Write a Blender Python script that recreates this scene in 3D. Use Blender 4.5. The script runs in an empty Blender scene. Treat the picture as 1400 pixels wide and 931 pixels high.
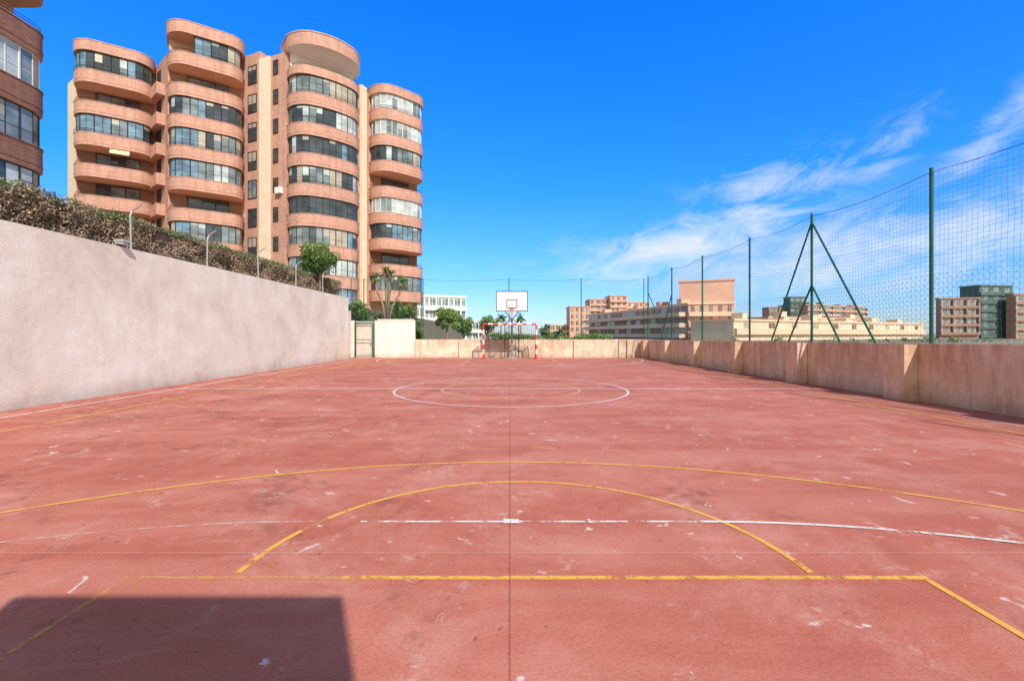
import bpy, math, random
from mathutils import Vector, noise
R = random.Random(7)
scene = bpy.context.scene
COL = scene.collection
F = 624.0; H = 1.45

# ------------------------------------------------------------------ materials
def newmat(name):
    m = bpy.data.materials.new(name); m.use_nodes = True
    nt = m.node_tree; b = nt.nodes['Principled BSDF']
    return m, nt, b
def ramp(nt, fac, stops):
    r = nt.nodes.new('ShaderNodeValToRGB'); e = r.color_ramp.elements
    while len(e) < len(stops): e.new(0.5)
    for i, (p, c) in enumerate(stops):
        e[i].position = p; e[i].color = (c[0], c[1], c[2], 1) if not isinstance(c, (int, float)) else (c, c, c, 1)
    nt.links.new(fac, r.inputs[0]); return r.outputs[0]
def noise_n(nt, vec, scale, detail=6, rough=0.6, stretch=None, dist=0.0):
    if stretch:
        mp = nt.nodes.new('ShaderNodeMapping'); mp.inputs['Scale'].default_value = stretch
        nt.links.new(vec, mp.inputs['Vector']); vec = mp.outputs[0]
    n = nt.nodes.new('ShaderNodeTexNoise'); n.inputs['Scale'].default_value = scale
    n.inputs['Detail'].default_value = detail; n.inputs['Roughness'].default_value = rough
    n.inputs['Distortion'].default_value = dist
    nt.links.new(vec, n.inputs['Vector']); return n.outputs[0]
def mixc(nt, fac, a, b, mode='MIX'):
    m = nt.nodes.new('ShaderNodeMix'); m.data_type = 'RGBA'; m.blend_type = mode
    for s, v in ((m.inputs[0], fac), (m.inputs[6], a), (m.inputs[7], b)):
        if isinstance(v, (int, float)): s.default_value = v
        elif isinstance(v, tuple): s.default_value = (v[0], v[1], v[2], 1)
        else: nt.links.new(v, s)
    return m.outputs[2]
def math_n(nt, op, a, b=0.0, c=None, clamp=False):
    m = nt.nodes.new('ShaderNodeMath'); m.operation = op; m.use_clamp = clamp
    for s, v in zip(m.inputs, (a, b, c)):
        if v is None: continue
        if isinstance(v, (int, float)): s.default_value = v
        else: nt.links.new(v, s)
    return m.outputs[0]
def pos(nt):
    return nt.nodes.new('ShaderNodeNewGeometry').outputs['Position']
def bump(nt, b, h, strength=0.3, dist=0.02):
    n = nt.nodes.new('ShaderNodeBump'); n.inputs['Strength'].default_value = strength
    n.inputs['Distance'].default_value = dist
    nt.links.new(h, n.inputs['Height']); nt.links.new(n.outputs[0], b.inputs['Normal'])

def simple(name, c, rough=0.6, metal=0.0, var=0.15, scale=3.0, bmp=0.0):
    m, nt, b = newmat(name); p = pos(nt)
    n = noise_n(nt, p, scale, 5)
    lo = tuple(x * (1 - var) for x in c); hi = tuple(min(1, x * (1 + var)) for x in c)
    nt.links.new(ramp(nt, n, [(0.3, lo), (0.7, hi)]), b.inputs['Base Color'])
    b.inputs['Roughness'].default_value = rough; b.inputs['Metallic'].default_value = metal
    if bmp: bump(nt, b, noise_n(nt, p, scale * 12, 4), bmp)
    return m

def brickmat(name, c1, c2, mortar, bw=0.30, bh=0.10, ms=0.012, rough=0.75):
    m, nt, b = newmat(name)
    uv = nt.nodes.new('ShaderNodeUVMap').outputs[0]
    br = nt.nodes.new('ShaderNodeTexBrick'); br.inputs['Scale'].default_value = 1.0
    br.inputs['Color1'].default_value = (*c1, 1); br.inputs['Color2'].default_value = (*c2, 1)
    br.inputs['Mortar'].default_value = (*mortar, 1)
    br.inputs['Mortar Size'].default_value = ms; br.inputs['Brick Width'].default_value = bw
    br.inputs['Row Height'].default_value = bh; br.inputs['Mortar Smooth'].default_value = 0.2
    nt.links.new(uv, br.inputs['Vector'])
    n = noise_n(nt, pos(nt), 0.8, 6)
    st = noise_n(nt, pos(nt), 1.5, 5, 0.6, (2.0, 2.0, 0.25))
    c = mixc(nt, 1.0, br.outputs['Color'], ramp(nt, n, [(0.3, 0.88), (0.7, 1.06)]), 'MULTIPLY')
    c = mixc(nt, 1.0, c, ramp(nt, st, [(0.35, 0.84), (0.58, 1.04)]), 'MULTIPLY')
    nt.links.new(c, b.inputs['Base Color']); b.inputs['Roughness'].default_value = rough
    return m

def glass(name, c, rough=0.06, var=0.4):
    m, nt, b = newmat(name)
    n = noise_n(nt, pos(nt), 0.9, 3, 0.5, (1, 1, 1.6))
    lo = tuple(x * (1 - var) for x in c); hi = tuple(min(1, x * (1 + var)) for x in c)
    nt.links.new(ramp(nt, n, [(0.35, lo), (0.65, hi)]), b.inputs['Base Color'])
    b.inputs['Roughness'].default_value = rough
    b.inputs['Specular IOR Level'].default_value = 0.8
    return m

def plaster(name, base, light, dark, tint, drip=0.5, scale=1.0, rough=0.9, streak=None, grain=1.0, swirl=0.4, topz=None):
    m, nt, b = newmat(name); p = pos(nt)
    n1 = noise_n(nt, p, 0.55 * scale, 9, 0.66, dist=swirl)
    n2 = noise_n(nt, p, 2.6 * scale, 9, 0.68, dist=swirl * 0.4)
    n3 = noise_n(nt, p, 22 * scale, 5, 0.6)
    c = ramp(nt, n1, [(0.34, dark), (0.48, base), (0.62, light)])
    c = mixc(nt, ramp(nt, n2, [(0.48, 0.0), (0.62, 0.8)]), c, tint)
    dr = noise_n(nt, p, 1.2 * scale, 6, 0.7, (2.2, 2.2, 0.3))
    c = mixc(nt, math_n(nt, 'MULTIPLY', ramp(nt, dr, [(0.48, 0.0), (0.66, 1.0)]), drip), c,
             streak or tuple(x * 0.45 for x in dark))
    c = mixc(nt, 1.0, c, ramp(nt, n3, [(0.25, 1 - 0.12 * grain), (0.7, 1 + 0.06 * grain)]), 'MULTIPLY')
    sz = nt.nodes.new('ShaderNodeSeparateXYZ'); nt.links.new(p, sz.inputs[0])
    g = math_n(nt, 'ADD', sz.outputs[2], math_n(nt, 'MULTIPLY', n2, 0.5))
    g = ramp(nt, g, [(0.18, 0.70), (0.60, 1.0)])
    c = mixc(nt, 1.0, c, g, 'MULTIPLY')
    if topz:   # rusty weathering running down from the top edge
        tz = nt.nodes.new('ShaderNodeMapRange'); tz.inputs[1].default_value = topz - 0.75; tz.inputs[2].default_value = topz
        nt.links.new(sz.outputs[2], tz.inputs[0])
        ts = noise_n(nt, p, 2.4, 7, 0.72, (2.0, 2.0, 0.35))
        tm = math_n(nt, 'MULTIPLY', tz.outputs[0], ramp(nt, ts, [(0.42, 0.0), (0.60, 0.85)]))
        c = mixc(nt, tm, c, streak)
    nt.links.new(c, b.inputs['Base Color']); b.inputs['Roughness'].default_value = rough
    h = math_n(nt, 'ADD', n2, math_n(nt, 'MULTIPLY', n3, 0.3 * grain))
    bump(nt, b, h, 0.35, 0.03)
    return m

M = {}
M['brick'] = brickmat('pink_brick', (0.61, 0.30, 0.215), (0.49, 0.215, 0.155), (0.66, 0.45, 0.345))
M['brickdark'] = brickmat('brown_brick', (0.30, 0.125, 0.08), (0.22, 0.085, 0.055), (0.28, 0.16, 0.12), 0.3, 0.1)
M['cream'] = simple('cream_render', (0.78, 0.63, 0.46), 0.85, var=0.08, scale=0.7)
M['soffit'] = simple('soffit_render', (0.64, 0.37, 0.24), 0.85, var=0.1, scale=0.7)
M['white'] = simple('white_paint', (0.80, 0.79, 0.76), 0.6, var=0.06)
M['whitesoff'] = simple('white_soffit', (0.80, 0.79, 0.77), 0.8, var=0.06)
M['frame_dark'] = simple('dark_aluminium', (0.05, 0.047, 0.045), 0.4, 0.3, var=0.1)
M['frame_white'] = simple('white_aluminium', (0.68, 0.69, 0.68), 0.4, var=0.05)
M['g1'] = glass('dark_glass', (0.05, 0.06, 0.065))
M['g2'] = glass('grey_glass', (0.18, 0.22, 0.23))
M['g3'] = glass('curtained_glass', (0.48, 0.52, 0.52), 0.15, 0.25)
M['g4'] = glass('blue_glass', (0.15, 0.25, 0.33), 0.05)
M['g5'] = glass('blind_beige', (0.42, 0.37, 0.29), 0.3, 0.15)
M['gw'] = glass('warm_shaded_glass', (0.17, 0.11, 0.08), 0.5, 0.5)
M['green_metal'] = simple('green_paint_metal', (0.012, 0.11, 0.075), 0.45, 0.2, var=0.2)
M['net'] = simple('green_net_cord', (0.03, 0.085, 0.10), 0.7)
M['netdark'] = simple('black_net_cord', (0.02, 0.02, 0.02), 0.7)
M['galv'] = simple('galvanised_steel', (0.42, 0.41, 0.40), 0.5, 0.4, var=0.15)
M['red'] = simple('red_paint', (0.65, 0.03, 0.025), 0.45, var=0.12)
M['orange'] = simple('orange_rim_paint', (0.62, 0.12, 0.04), 0.4)
M['black'] = simple('black_paint', (0.02, 0.02, 0.02), 0.5)
M['bark'] = simple('bark', (0.26, 0.20, 0.14), 0.9, var=0.35, scale=9, bmp=0.6)
M['leafd'] = simple('dark_leaf', (0.035, 0.075, 0.018), 0.6, var=0.4, scale=2)
M['leafm'] = simple('mid_leaf', (0.08, 0.16, 0.03), 0.55, var=0.35, scale=2)
M['leafl'] = simple('light_leaf', (0.17, 0.28, 0.06), 0.55, var=0.3, scale=2)
M['leafdry'] = simple('dry_twig', (0.22, 0.15, 0.10), 0.9, var=0.35, scale=4)
M['leafdry2'] = simple('dry_leaf', (0.42, 0.30, 0.21), 0.9, var=0.35, scale=4)
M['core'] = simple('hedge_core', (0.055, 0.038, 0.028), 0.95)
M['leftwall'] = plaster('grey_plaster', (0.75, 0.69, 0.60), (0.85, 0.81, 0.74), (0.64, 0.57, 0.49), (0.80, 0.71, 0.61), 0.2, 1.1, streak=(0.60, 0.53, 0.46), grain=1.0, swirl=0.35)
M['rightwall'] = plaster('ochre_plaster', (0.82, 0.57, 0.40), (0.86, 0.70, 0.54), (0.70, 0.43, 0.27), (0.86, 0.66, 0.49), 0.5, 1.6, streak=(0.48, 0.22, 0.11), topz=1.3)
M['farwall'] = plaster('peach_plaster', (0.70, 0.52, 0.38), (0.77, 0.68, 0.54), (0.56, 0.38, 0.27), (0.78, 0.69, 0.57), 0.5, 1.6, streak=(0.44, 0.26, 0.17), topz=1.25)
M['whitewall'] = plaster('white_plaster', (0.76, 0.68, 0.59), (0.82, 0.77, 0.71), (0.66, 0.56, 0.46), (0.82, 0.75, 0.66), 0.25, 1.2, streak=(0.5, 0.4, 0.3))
M['beige'] = simple('beige_render', (0.70, 0.49, 0.33), 0.85, var=0.12, scale=0.2)
M['bandlight'] = simple('light_terracotta_render', (0.80, 0.56, 0.40), 0.85, var=0.1, scale=0.2)
M['pinkr'] = simple('pink_render', (0.64, 0.385, 0.29), 0.85, var=0.1, scale=0.2)
M['brownr'] = simple('brown_render', (0.38, 0.22, 0.165), 0.85, var=0.15, scale=0.2)
M['tealr'] = simple('green_render', (0.075, 0.135, 0.12), 0.7, var=0.15, scale=0.2)
M['creamr'] = simple('pale_render', (0.72, 0.58, 0.44), 0.85, var=0.1, scale=0.2)
M['awning'] = simple('awning_cloth', (0.62, 0.52, 0.36), 0.9)

def court_mat():
    m, nt, b = newmat('red_court_paint'); p = pos(nt)
    n1 = noise_n(nt, p, 0.28, 9, 0.62, dist=0.8)
    n2 = noise_n(nt, p, 2.2, 9, 0.68)
    n3 = noise_n(nt, p, 55, 4, 0.65)
    nl = noise_n(nt, p, 0.5, 7, 0.6, (0.5, 3.0, 1), 0.5)
    c = ramp(nt, n1, [(0.3, (0.45, 0.130, 0.084)), (0.5, (0.52, 0.162, 0.106)), (0.68, (0.59, 0.21, 0.145))])
    c = mixc(nt, ramp(nt, n2, [(0.42, 0.0), (0.64, 0.65)]), c, (0.42, 0.115, 0.076))
    c = mixc(nt, ramp(nt, nl, [(0.46, 0.0), (0.62, 0.42)]), c, (0.62, 0.26, 0.185))
    du = noise_n(nt, p, 0.9, 11, 0.76, dist=0.4)
    c = mixc(nt, ramp(nt, du, [(0.50, 0.0), (0.62, 0.34)]), c, (0.65, 0.35, 0.275))
    sx = nt.nodes.new('ShaderNodeSeparateXYZ'); nt.links.new(p, sx.inputs[0])
    leftw = math_n(nt, 'MULTIPLY_ADD', sx.outputs[0], -0.010, 0.0)
    d1 = noise_n(nt, p, 0.8, 10, 0.74, dist=0.6)
    dk = ramp(nt, math_n(nt, 'ADD', d1, leftw), [(0.55, 0.0), (0.62, 0.5), (0.72, 0.75)])
    dk = math_n(nt, 'MULTIPLY', dk, ramp(nt, noise_n(nt, p, 7, 7, 0.75), [(0.44, 0.05), (0.56, 1.0)]))
    c = mixc(nt, dk, c, (0.19, 0.075, 0.056))
    w1 = noise_n(nt, p, 2.0, 6, 0.6, dist=0.9)
    w2 = noise_n(nt, p, 13, 8, 0.75)
    wm = math_n(nt, 'MULTIPLY', ramp(nt, w1, [(0.59, 0.0), (0.66, 1.0)]), ramp(nt, w2, [(0.48, 0.0), (0.55, 1.0)]))
    c = mixc(nt, math_n(nt, 'MULTIPLY', wm, 0.5), c, (0.67, 0.44, 0.38))
    w3 = noise_n(nt, p, 4.2, 4, 0.55, dist=0.6)
    wm2 = math_n(nt, 'MULTIPLY', ramp(nt, w3, [(0.665, 0.0), (0.69, 1.0)]), ramp(nt, w2, [(0.42, 0.0), (0.54, 1.0)]))
    c = mixc(nt, math_n(nt, 'MULTIPLY', wm2, 0.75), c, (0.76, 0.65, 0.61))
    w4 = noise_n(nt, p, 14, 3, 0.5)
    c = mixc(nt, ramp(nt, w4, [(0.69, 0.0), (0.73, 0.6)]), c, (0.16, 0.06, 0.05))
    c = mixc(nt, ramp(nt, noise_n(nt, p, 0.9, 6, 0.6, (1, 1.8, 1), 0.6), [(0.57, 0.0), (0.69, 0.3)]), c, (0.38, 0.105, 0.085))
    nz = nt.nodes.new('ShaderNodeTexNoise'); nz.inputs['Scale'].default_value = 1.6; nz.inputs['Detail'].default_value = 6
    nt.links.new(p, nz.inputs['Vector'])
    vo = nt.nodes.new('ShaderNodeTexVoronoi'); vo.feature = 'DISTANCE_TO_EDGE'; vo.inputs['Scale'].default_value = 0.5
    wv = mixc(nt, 0.8, p, nz.outputs['Color'], 'ADD'); nt.links.new(wv, vo.inputs['Vector'])
    cr = ramp(nt, vo.outputs['Distance'], [(0.0, 0.45), (0.004, 0.0)])
    cr = math_n(nt, 'MULTIPLY', cr, ramp(nt, n1, [(0.44, 0.0), (0.56, 1.0)]))
    c = mixc(nt, cr, c, (0.22, 0.08, 0.06))
    c = mixc(nt, 1.0, c, ramp(nt, n3, [(0.25, 0.78), (0.75, 1.16)]), 'MULTIPLY')
    nt.links.new(c, b.inputs['Base Color'])
    nt.links.new(ramp(nt, n2, [(0.3, 0.75), (0.7, 0.92)]), b.inputs['Roughness'])
    b.inputs['Specular IOR Level'].default_value = 0.2
    bump(nt, b, math_n(nt, 'ADD', n3, math_n(nt, 'MULTIPLY', n2, 0.6)), 0.3, 0.01)
    return m
M['court'] = court_mat()

def paint_mat(name, col, wear, leftbias=0.0, op=0.95):
    m, nt, b = newmat(name); p = pos(nt)
    n = noise_n(nt, p, 7, 9, 0.78); n2 = noise_n(nt, p, 0.7, 4, 0.6)
    s = math_n(nt, 'ADD', math_n(nt, 'MULTIPLY', n, 0.75), math_n(nt, 'MULTIPLY', n2, 0.25))
    if leftbias:
        sx = nt.nodes.new('ShaderNodeSeparateXYZ'); nt.links.new(p, sx.inputs[0])
        t = nt.nodes.new('ShaderNodeMapRange'); t.inputs[1].default_value = -2.6; t.inputs[2].default_value = 0.6
        t.inputs[3].default_value = -leftbias; t.inputs[4].default_value = leftbias * 0.4
        nt.links.new(sx.outputs[0], t.inputs[0]); s = math_n(nt, 'ADD', s, t.outputs[0])
    a = ramp(nt, s, [(wear - 0.035, 0.0), (wear + 0.035, op)])
    nt.links.new(a, b.inputs['Alpha'])
    n3 = noise_n(nt, p, 25, 4)
    nt.links.new(mixc(nt, ramp(nt, n3, [(0.4, 0.0), (0.7, 0.5)]), col, tuple(x * 0.6 + 0.05 for x in col)), b.inputs['Base Color'])
    b.inputs['Roughness'].default_value = 0.8
    return m
M['yel'] = paint_mat('yellow_line_paint', (0.82, 0.43, 0.06), 0.435)
M['yelw'] = paint_mat('worn_yellow_line_paint', (0.82, 0.43, 0.06), 0.46, 0.03)
M['yelf'] = paint_mat('faded_yellow_line_paint', (0.80, 0.42, 0.10), 0.475, op=0.6)
M['yelc'] = paint_mat('mid_court_yellow_paint', (0.84, 0.50, 0.20), 0.38, op=0.62)
M['whi'] = paint_mat('white_line_paint', (0.84, 0.79, 0.74), 0.445, op=0.9)
M['whiw'] = paint_mat('worn_white_line_paint', (0.84, 0.78, 0.73), 0.475, 0.04)
M['whif'] = paint_mat('faded_white_line_paint', (0.80, 0.66, 0.59), 0.505, op=0.55)
M['whih'] = paint_mat('halfway_line_paint', (0.86, 0.76, 0.70), 0.38, op=0.78)
M['joint'] = paint_mat('court_joint_sealant', (0.30, 0.14, 0.07), 0.30, op=0.75)
M['jointl'] = paint_mat('pale_joint_sealant', (0.76, 0.48, 0.36), 0.44, op=0.45)
m, nt, b = newmat('dry_ground'); p = pos(nt)
c = ramp(nt, noise_n(nt, p, 0.02, 8), [(0.3, (0.09, 0.11, 0.06)), (0.5, (0.24, 0.20, 0.14)), (0.7, (0.32, 0.27, 0.2))])
nt.links.new(c, b.inputs['Base Color']); b.inputs['Roughness'].default_value = 0.95
M['ground'] = m

# ------------------------------------------------------------------ mesh helper
class MB:
    def __init__(s): s.v = []; s.f = []; s.m = []; s.uv = []
    def face(s, idx, m=0, uv=None): s.f.append(tuple(idx)); s.m.append(m); s.uv.append(uv)
    def box(s, x0, x1, y0, y1, z0, z1, m=0):
        b = len(s.v)
        s.v += [(x0, y0, z0), (x1, y0, z0), (x1, y1, z0), (x0, y1, z0), (x0, y0, z1), (x1, y0, z1), (x1, y1, z1), (x0, y1, z1)]
        for q in ((0, 3, 2, 1), (4, 5, 6, 7), (0, 1, 5, 4), (1, 2, 6, 5), (2, 3, 7, 6), (3, 0, 4, 7)):
            s.face([b + i for i in q], m)
    def prism(s, pts, z0, z1, m=0, mtop=None, mbot=None, z1f=None):
        b = len(s.v); n = len(pts)
        s.v += [(x, y, z0) for x, y in pts] + [(x, y, (z1f(x, y) if z1f else z1)) for x, y in pts]
        arc = 0
        for i in range(n):
            j = (i + 1) % n; L = math.hypot(pts[j][0] - pts[i][0], pts[j][1] - pts[i][1])
            s.face([b + i, b + j, b + n + j, b + n + i], m, [(arc, z0), (arc + L, z0), (arc + L, z1), (arc, z1)]); arc += L
        s.face([b + n + i for i in range(n)], m if mtop is None else mtop)
        s.face([b + i for i in reversed(range(n))], m if mbot is None else mbot)
    def tube(s, pts, r, n=6, m=0, cap=True):
        pts = [Vector(p) for p in pts]
        rs = r if isinstance(r, (list, tuple)) else [r] * len(pts)
        b = len(s.v); up = None
        for i, p in enumerate(pts):
            d = (pts[min(i + 1, len(pts) - 1)] - pts[max(i - 1, 0)])
            d = d.normalized() if d.length > 1e-9 else Vector((0, 0, 1))
            ref = Vector((0, 0, 1)) if abs(d.z) < 0.9 else Vector((1, 0, 0))
            a = d.cross(ref).normalized(); c = d.cross(a)
            if up is not None:
                a = (up - d * up.dot(d)).normalized(); c = d.cross(a)
            up = a
            for k in range(n):
                t = 2 * math.pi * k / n; q = p + (a * math.cos(t) + c * math.sin(t)) * rs[i]
                s.v.append(tuple(q))
        for i in range(len(pts) - 1):
            for k in range(n):
                k2 = (k + 1) % n
                s.face([b + i * n + k, b + i * n + k2, b + (i + 1) * n + k2, b + (i + 1) * n + k], m)
        if cap and n > 3:
            s.face([b + k for k in reversed(range(n))], m); e = b + (len(pts) - 1) * n
            s.face([e + k for k in range(n)], m)
    def quad(s, a, b_, c, d, m=0):
        b = len(s.v); s.v += [tuple(a), tuple(b_), tuple(c), tuple(d)]; s.face([b, b + 1, b + 2, b + 3], m)
    def leaf(s, p, size, m=0, d=None, aspect=1.0):
        if d is None: d = Vector((R.gauss(0, 1), R.gauss(0, 1), R.gauss(0, 1))).normalized()
        t = Vector((R.gauss(0, 1), R.gauss(0, 1), R.gauss(0, 1)))
        a = d.cross(t).normalized() * size * 0.5 * aspect; c = d * size * 0.5; p = Vector(p)
        s.quad(p - c - a * .3, p + a, p + c, p - a, m)
    def build(s, name, mats, parent=None, local=False, smooth=False, origin=None, uvs=True):
        off = Vector((0, 0, 0))
        if parent is not None and not local: off = parent.location
        if parent is None:
            if origin is None:
                xs = [v[0] for v in s.v]; ys = [v[1] for v in s.v]; zs = [v[2] for v in s.v]
                origin = ((min(xs) + max(xs)) / 2, (min(ys) + max(ys)) / 2, min(zs))
            off = Vector(origin)
        me = bpy.data.meshes.new(name)
        me.from_pydata([(v[0] - off[0], v[1] - off[1], v[2] - off[2]) for v in s.v], [], s.f)
        for mt in mats: me.materials.append(M[mt] if isinstance(mt, str) else mt)
        me.polygons.foreach_set('material_index', s.m)
        if smooth: me.polygons.foreach_set('use_smooth', [True] * len(s.f))
        if uvs:
            ul = me.uv_layers.new(name='UVMap').data
            for pl, uv in zip(me.polygons, s.uv):
                if uv:
                    for k, li in enumerate(pl.loop_indices): ul[li].uv = uv[k]
                else:
                    nn = pl.normal
                    for li in pl.loop_indices:
                        co = me.vertices[me.loops[li].vertex_index].co
                        if abs(nn.z) > 0.7: ul[li].uv = (co.x, co.y)
                        else:
                            t = Vector((-nn.y, nn.x, 0)).normalized(); ul[li].uv = (co.dot(t), co.z + off[2])
        me.update()
        o = bpy.data.objects.new(name, me); COL.objects.link(o)
        if parent is not None: o.parent = parent
        else: o.location = off
        return o
def root(name, loc, label, cat, rot=0.0, group=None):
    e = bpy.data.objects.new(name, None); e.empty_display_size = 0.3
    e.location = loc; e.rotation_euler = (0, 0, rot); COL.objects.link(e)
    e['label'] = label; e['category'] = cat
    if group: e['group'] = group
    return e
def tag(o, label, cat, group=None):
    o['label'] = label; o['category'] = cat
    if group: o['group'] = group
    return o

# ------------------------------------------------------------------ ground
mb = MB(); mb.quad((-3000, -3000, -0.02), (3000, -3000, -0.02), (3000, 3000, -0.02), (-3000, 3000, -0.02))
o = mb.build('ground', ['ground'], origin=(0, 0, 0)); o['kind'] = 'structure'
def XR(y): return 8.95 - (y - 7.5) * 0.0288
mb = MB(); mb.quad((-9.6, -8, 0), (XR(-8) + 0.1, -8, 0), (XR(28.4) + 0.1, 28.4, 0), (-9.6, 28.4, 0))
o = mb.build('court_floor', ['court'], origin=(0, 0, 0)); o['kind'] = 'structure'
mb = MB(); mb.prism([(-90, -10), (-9.84, -10), (-9.84, 26.98), (-11.5, 26.99), (-11.5, 110), (-90, 110)], -0.01, 3.5)
o = mb.build('upper_terrace', ['ground']); o['kind'] = 'structure'
mb = MB(); mb.prism([(-11.49, 28.75), (-6.6, 28.75), (-7.6, 38), (-11.49, 38)], -0.01, 2.25)
o = mb.build('planted_terrace', ['ground']); o['kind'] = 'structure'

def strip(name, pts, w, z, mat):
    mb = MB(); n = len(pts)
    for i, p in enumerate(pts):
        a = Vector(pts[max(i - 1, 0)]); c = Vector(pts[min(i + 1, n - 1)]); d = (c - a).normalized()
        nx, ny = -d.y * w / 2, d.x * w / 2
        mb.v += [(p[0] + nx, p[1] + ny, z), (p[0] - nx, p[1] - ny, z)]
    for i in range(n - 1): mb.face([2 * i + 1, 2 * i + 3, 2 * i + 2, 2 * i])
    o = mb.build(name, [mat], origin=(0, 0, 0)); o['kind'] = 'structure'; return o
def arc(cx, cy, r, a0, a1, n=64):
    return [(cx + r * math.cos(math.radians(a0 + (a1 - a0) * i / n)), cy + r * math.sin(math.radians(a0 + (a1 - a0) * i / n))) for i in range(n + 1)]
YC = 12.06
def mir(pts): return [(x, 2 * YC - y) for x, y in pts]
nm = 'court_line_marking'
for mm, far in ((lambda p: p, False), (mir, True)):
    W = 0.042 if not far else 0.10
    ye = 'yel' if not far else 'yelc'; yw = 'yelw' if not far else 'yelc'; wh = 'whi' if not far else 'whih'
    strip(nm, mm([(-1.0, 2.717), (2.49, 2.717)]), W, 0.004, yw)
    strip(nm, mm([(-2.3, 2.717), (-1.005, 2.717)]), W * 0.7, 0.004, 'yelf')
    strip(nm, mm([(2.465, 2.690), (2.465, -3.0)]), W, 0.004, ye)
    strip(nm, mm([(-2.275, 2.690), (-2.275, -3.0)]), W * 0.8, 0.004, 'yelf' if not far else 'yelc')
    strip(nm, mm(arc(0.09, 2.745, 1.74, 1, 151)), W, 0.004, ye)
    strip(nm, mm(arc(0.09, 2.745, 1.74, 151.3, 158.8, 8)), W * 0.5, 0.004, 'yelf')
    strip(nm, mm(arc(0.09, 2.745, 1.74, 159, 179, 20)), W, 0.004, ye)
    strip(nm, mm(arc(0.06, -1.53, 6.7, 0, 180, 120)), W, 0.005, ye)
    strip(nm, mm([(-1.15, 3.52), (1.5, 3.52)]), W * 0.7, 0.0085, 'whiw' if not far else wh)
    strip(nm, mm(arc(1.5, -2.48, 6.0, 90, 0)), W * 0.85, 0.0085, wh)
    strip(nm, mm(arc(-1.5, -2.48, 6.0, 90, 180)), W * 0.55, 0.0085, 'whif' if not far else wh)
    if not far:
        strip(nm, mm([(-0.05, 3.52), (0.07, 3.52)]), 0.08, 0.0125, 'whiw')
        strip(nm, mm([(0.60, 3.52), (0.65, 3.52)]), 0.07, 0.0125, 'whiw')
strip(nm, arc(0.03, YC, 3.0, 0, 360, 120), 0.06, 0.0085, 'whih')
strip(nm, arc(0.03, YC, 1.8, 0, 360, 90), 0.07, 0.004, 'yelc')
strip(nm, [(-8.7, YC), (8.2, YC)], 0.10, 0.0125, 'whih')
strip(nm, [(-8.78, -3), (-8.78, 27.1)], 0.07, 0.0085, 'whi')
strip(nm, [(-7.55, -3), (-7.55, 26.4)], 0.06, 0.0045, 'yel')
strip(nm, [(7.45, -3), (7.45, 26.4)], 0.06, 0.0045, 'yel')
strip(nm, [(8.0, -3), (8.0, 27.1)], 0.05, 0.0085, 'whif')
strip(nm, [(-7.55, 26.4), (7.45, 26.4)], 0.10, 0.004, 'yelc')
strip(nm, [(-8.78, 26.9), (8.0, 26.9)], 0.10, 0.012, 'whih')
strip('court_joint', [(0.005, -3), (0.005, 28)], 0.0045, 0.0165, 'joint')
for yy in (2.99, 6.9, 16.5, 21.2): strip('court_joint', [(-9.5, yy), (8.4, yy)], 0.007, 0.0205, 'jointl')

# ------------------------------------------------------------------ walls
mb = MB(); mb.prism([(-9.83, -6), (-9.55, -6), (-9.55, 27.0), (-9.83, 27.0)], -0.01, 3.6)
tag(mb.build('retaining_wall', ['leftwall']), 'tall pale grey rendered retaining wall beside the court', 'wall')
rw = root('parapet_wall', (XR(13), 13, 0), 'low stained ochre rendered wall with buttresses beside the court', 'wall')
def ztop(x, y): return 1.27 - (y - 7.5) / 20.8 * 0.17
mb = MB()
mb.prism([(XR(-6), -6), (XR(-6) + 0.3, -6), (XR(28.3) + 0.3, 28.3), (XR(28.3), 28.3)], -0.01, 1.27, z1f=ztop)
mb.build('wall', ['rightwall'], rw)
for i in range(8):
    y = 27.9 - 3.53 * i - 0.05
    mb = MB(); x = XR(y)
    mb.prism([(x - 0.30, y - 0.28), (x - 0.002, y - 0.28), (x - 0.002, y + 0.28), (x - 0.30, y + 0.28)], -0.01, ztop(0, y) - 0.02)
    mb.build('buttress', ['rightwall'], rw)
mb = MB(); mb.box(-5.9, 8.9, 28.3, 28.55, -0.01, 1.13)
fw = root('end_wall', (0, 28.3, 0), 'low peach rendered wall with stains behind the goal', 'wall')
mb.build('wall', ['farwall'], fw)
for x in (-5.7, -3.0, 0.3, 4.1, 7.4):
    mb = MB(); mb.box(x - 0.15, x + 0.15, 28.18, 28.298, -0.01, 1.10); mb.build('buttress', ['farwall'], fw)
mb = MB(); mb.box(-11.4, -5.902, 28.3, 28.6, -0.01, 2.3); mb.box(-8.2, -5.95, 28.27, 28.63, 2.3, 2.38); mb.box(-11.4, -9.84, 27.01, 28.29, -0.01, 2.9)
tag(mb.build('garden_wall', ['whitewall']), 'white rendered garden wall at the corner of the court', 'wall')

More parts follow.
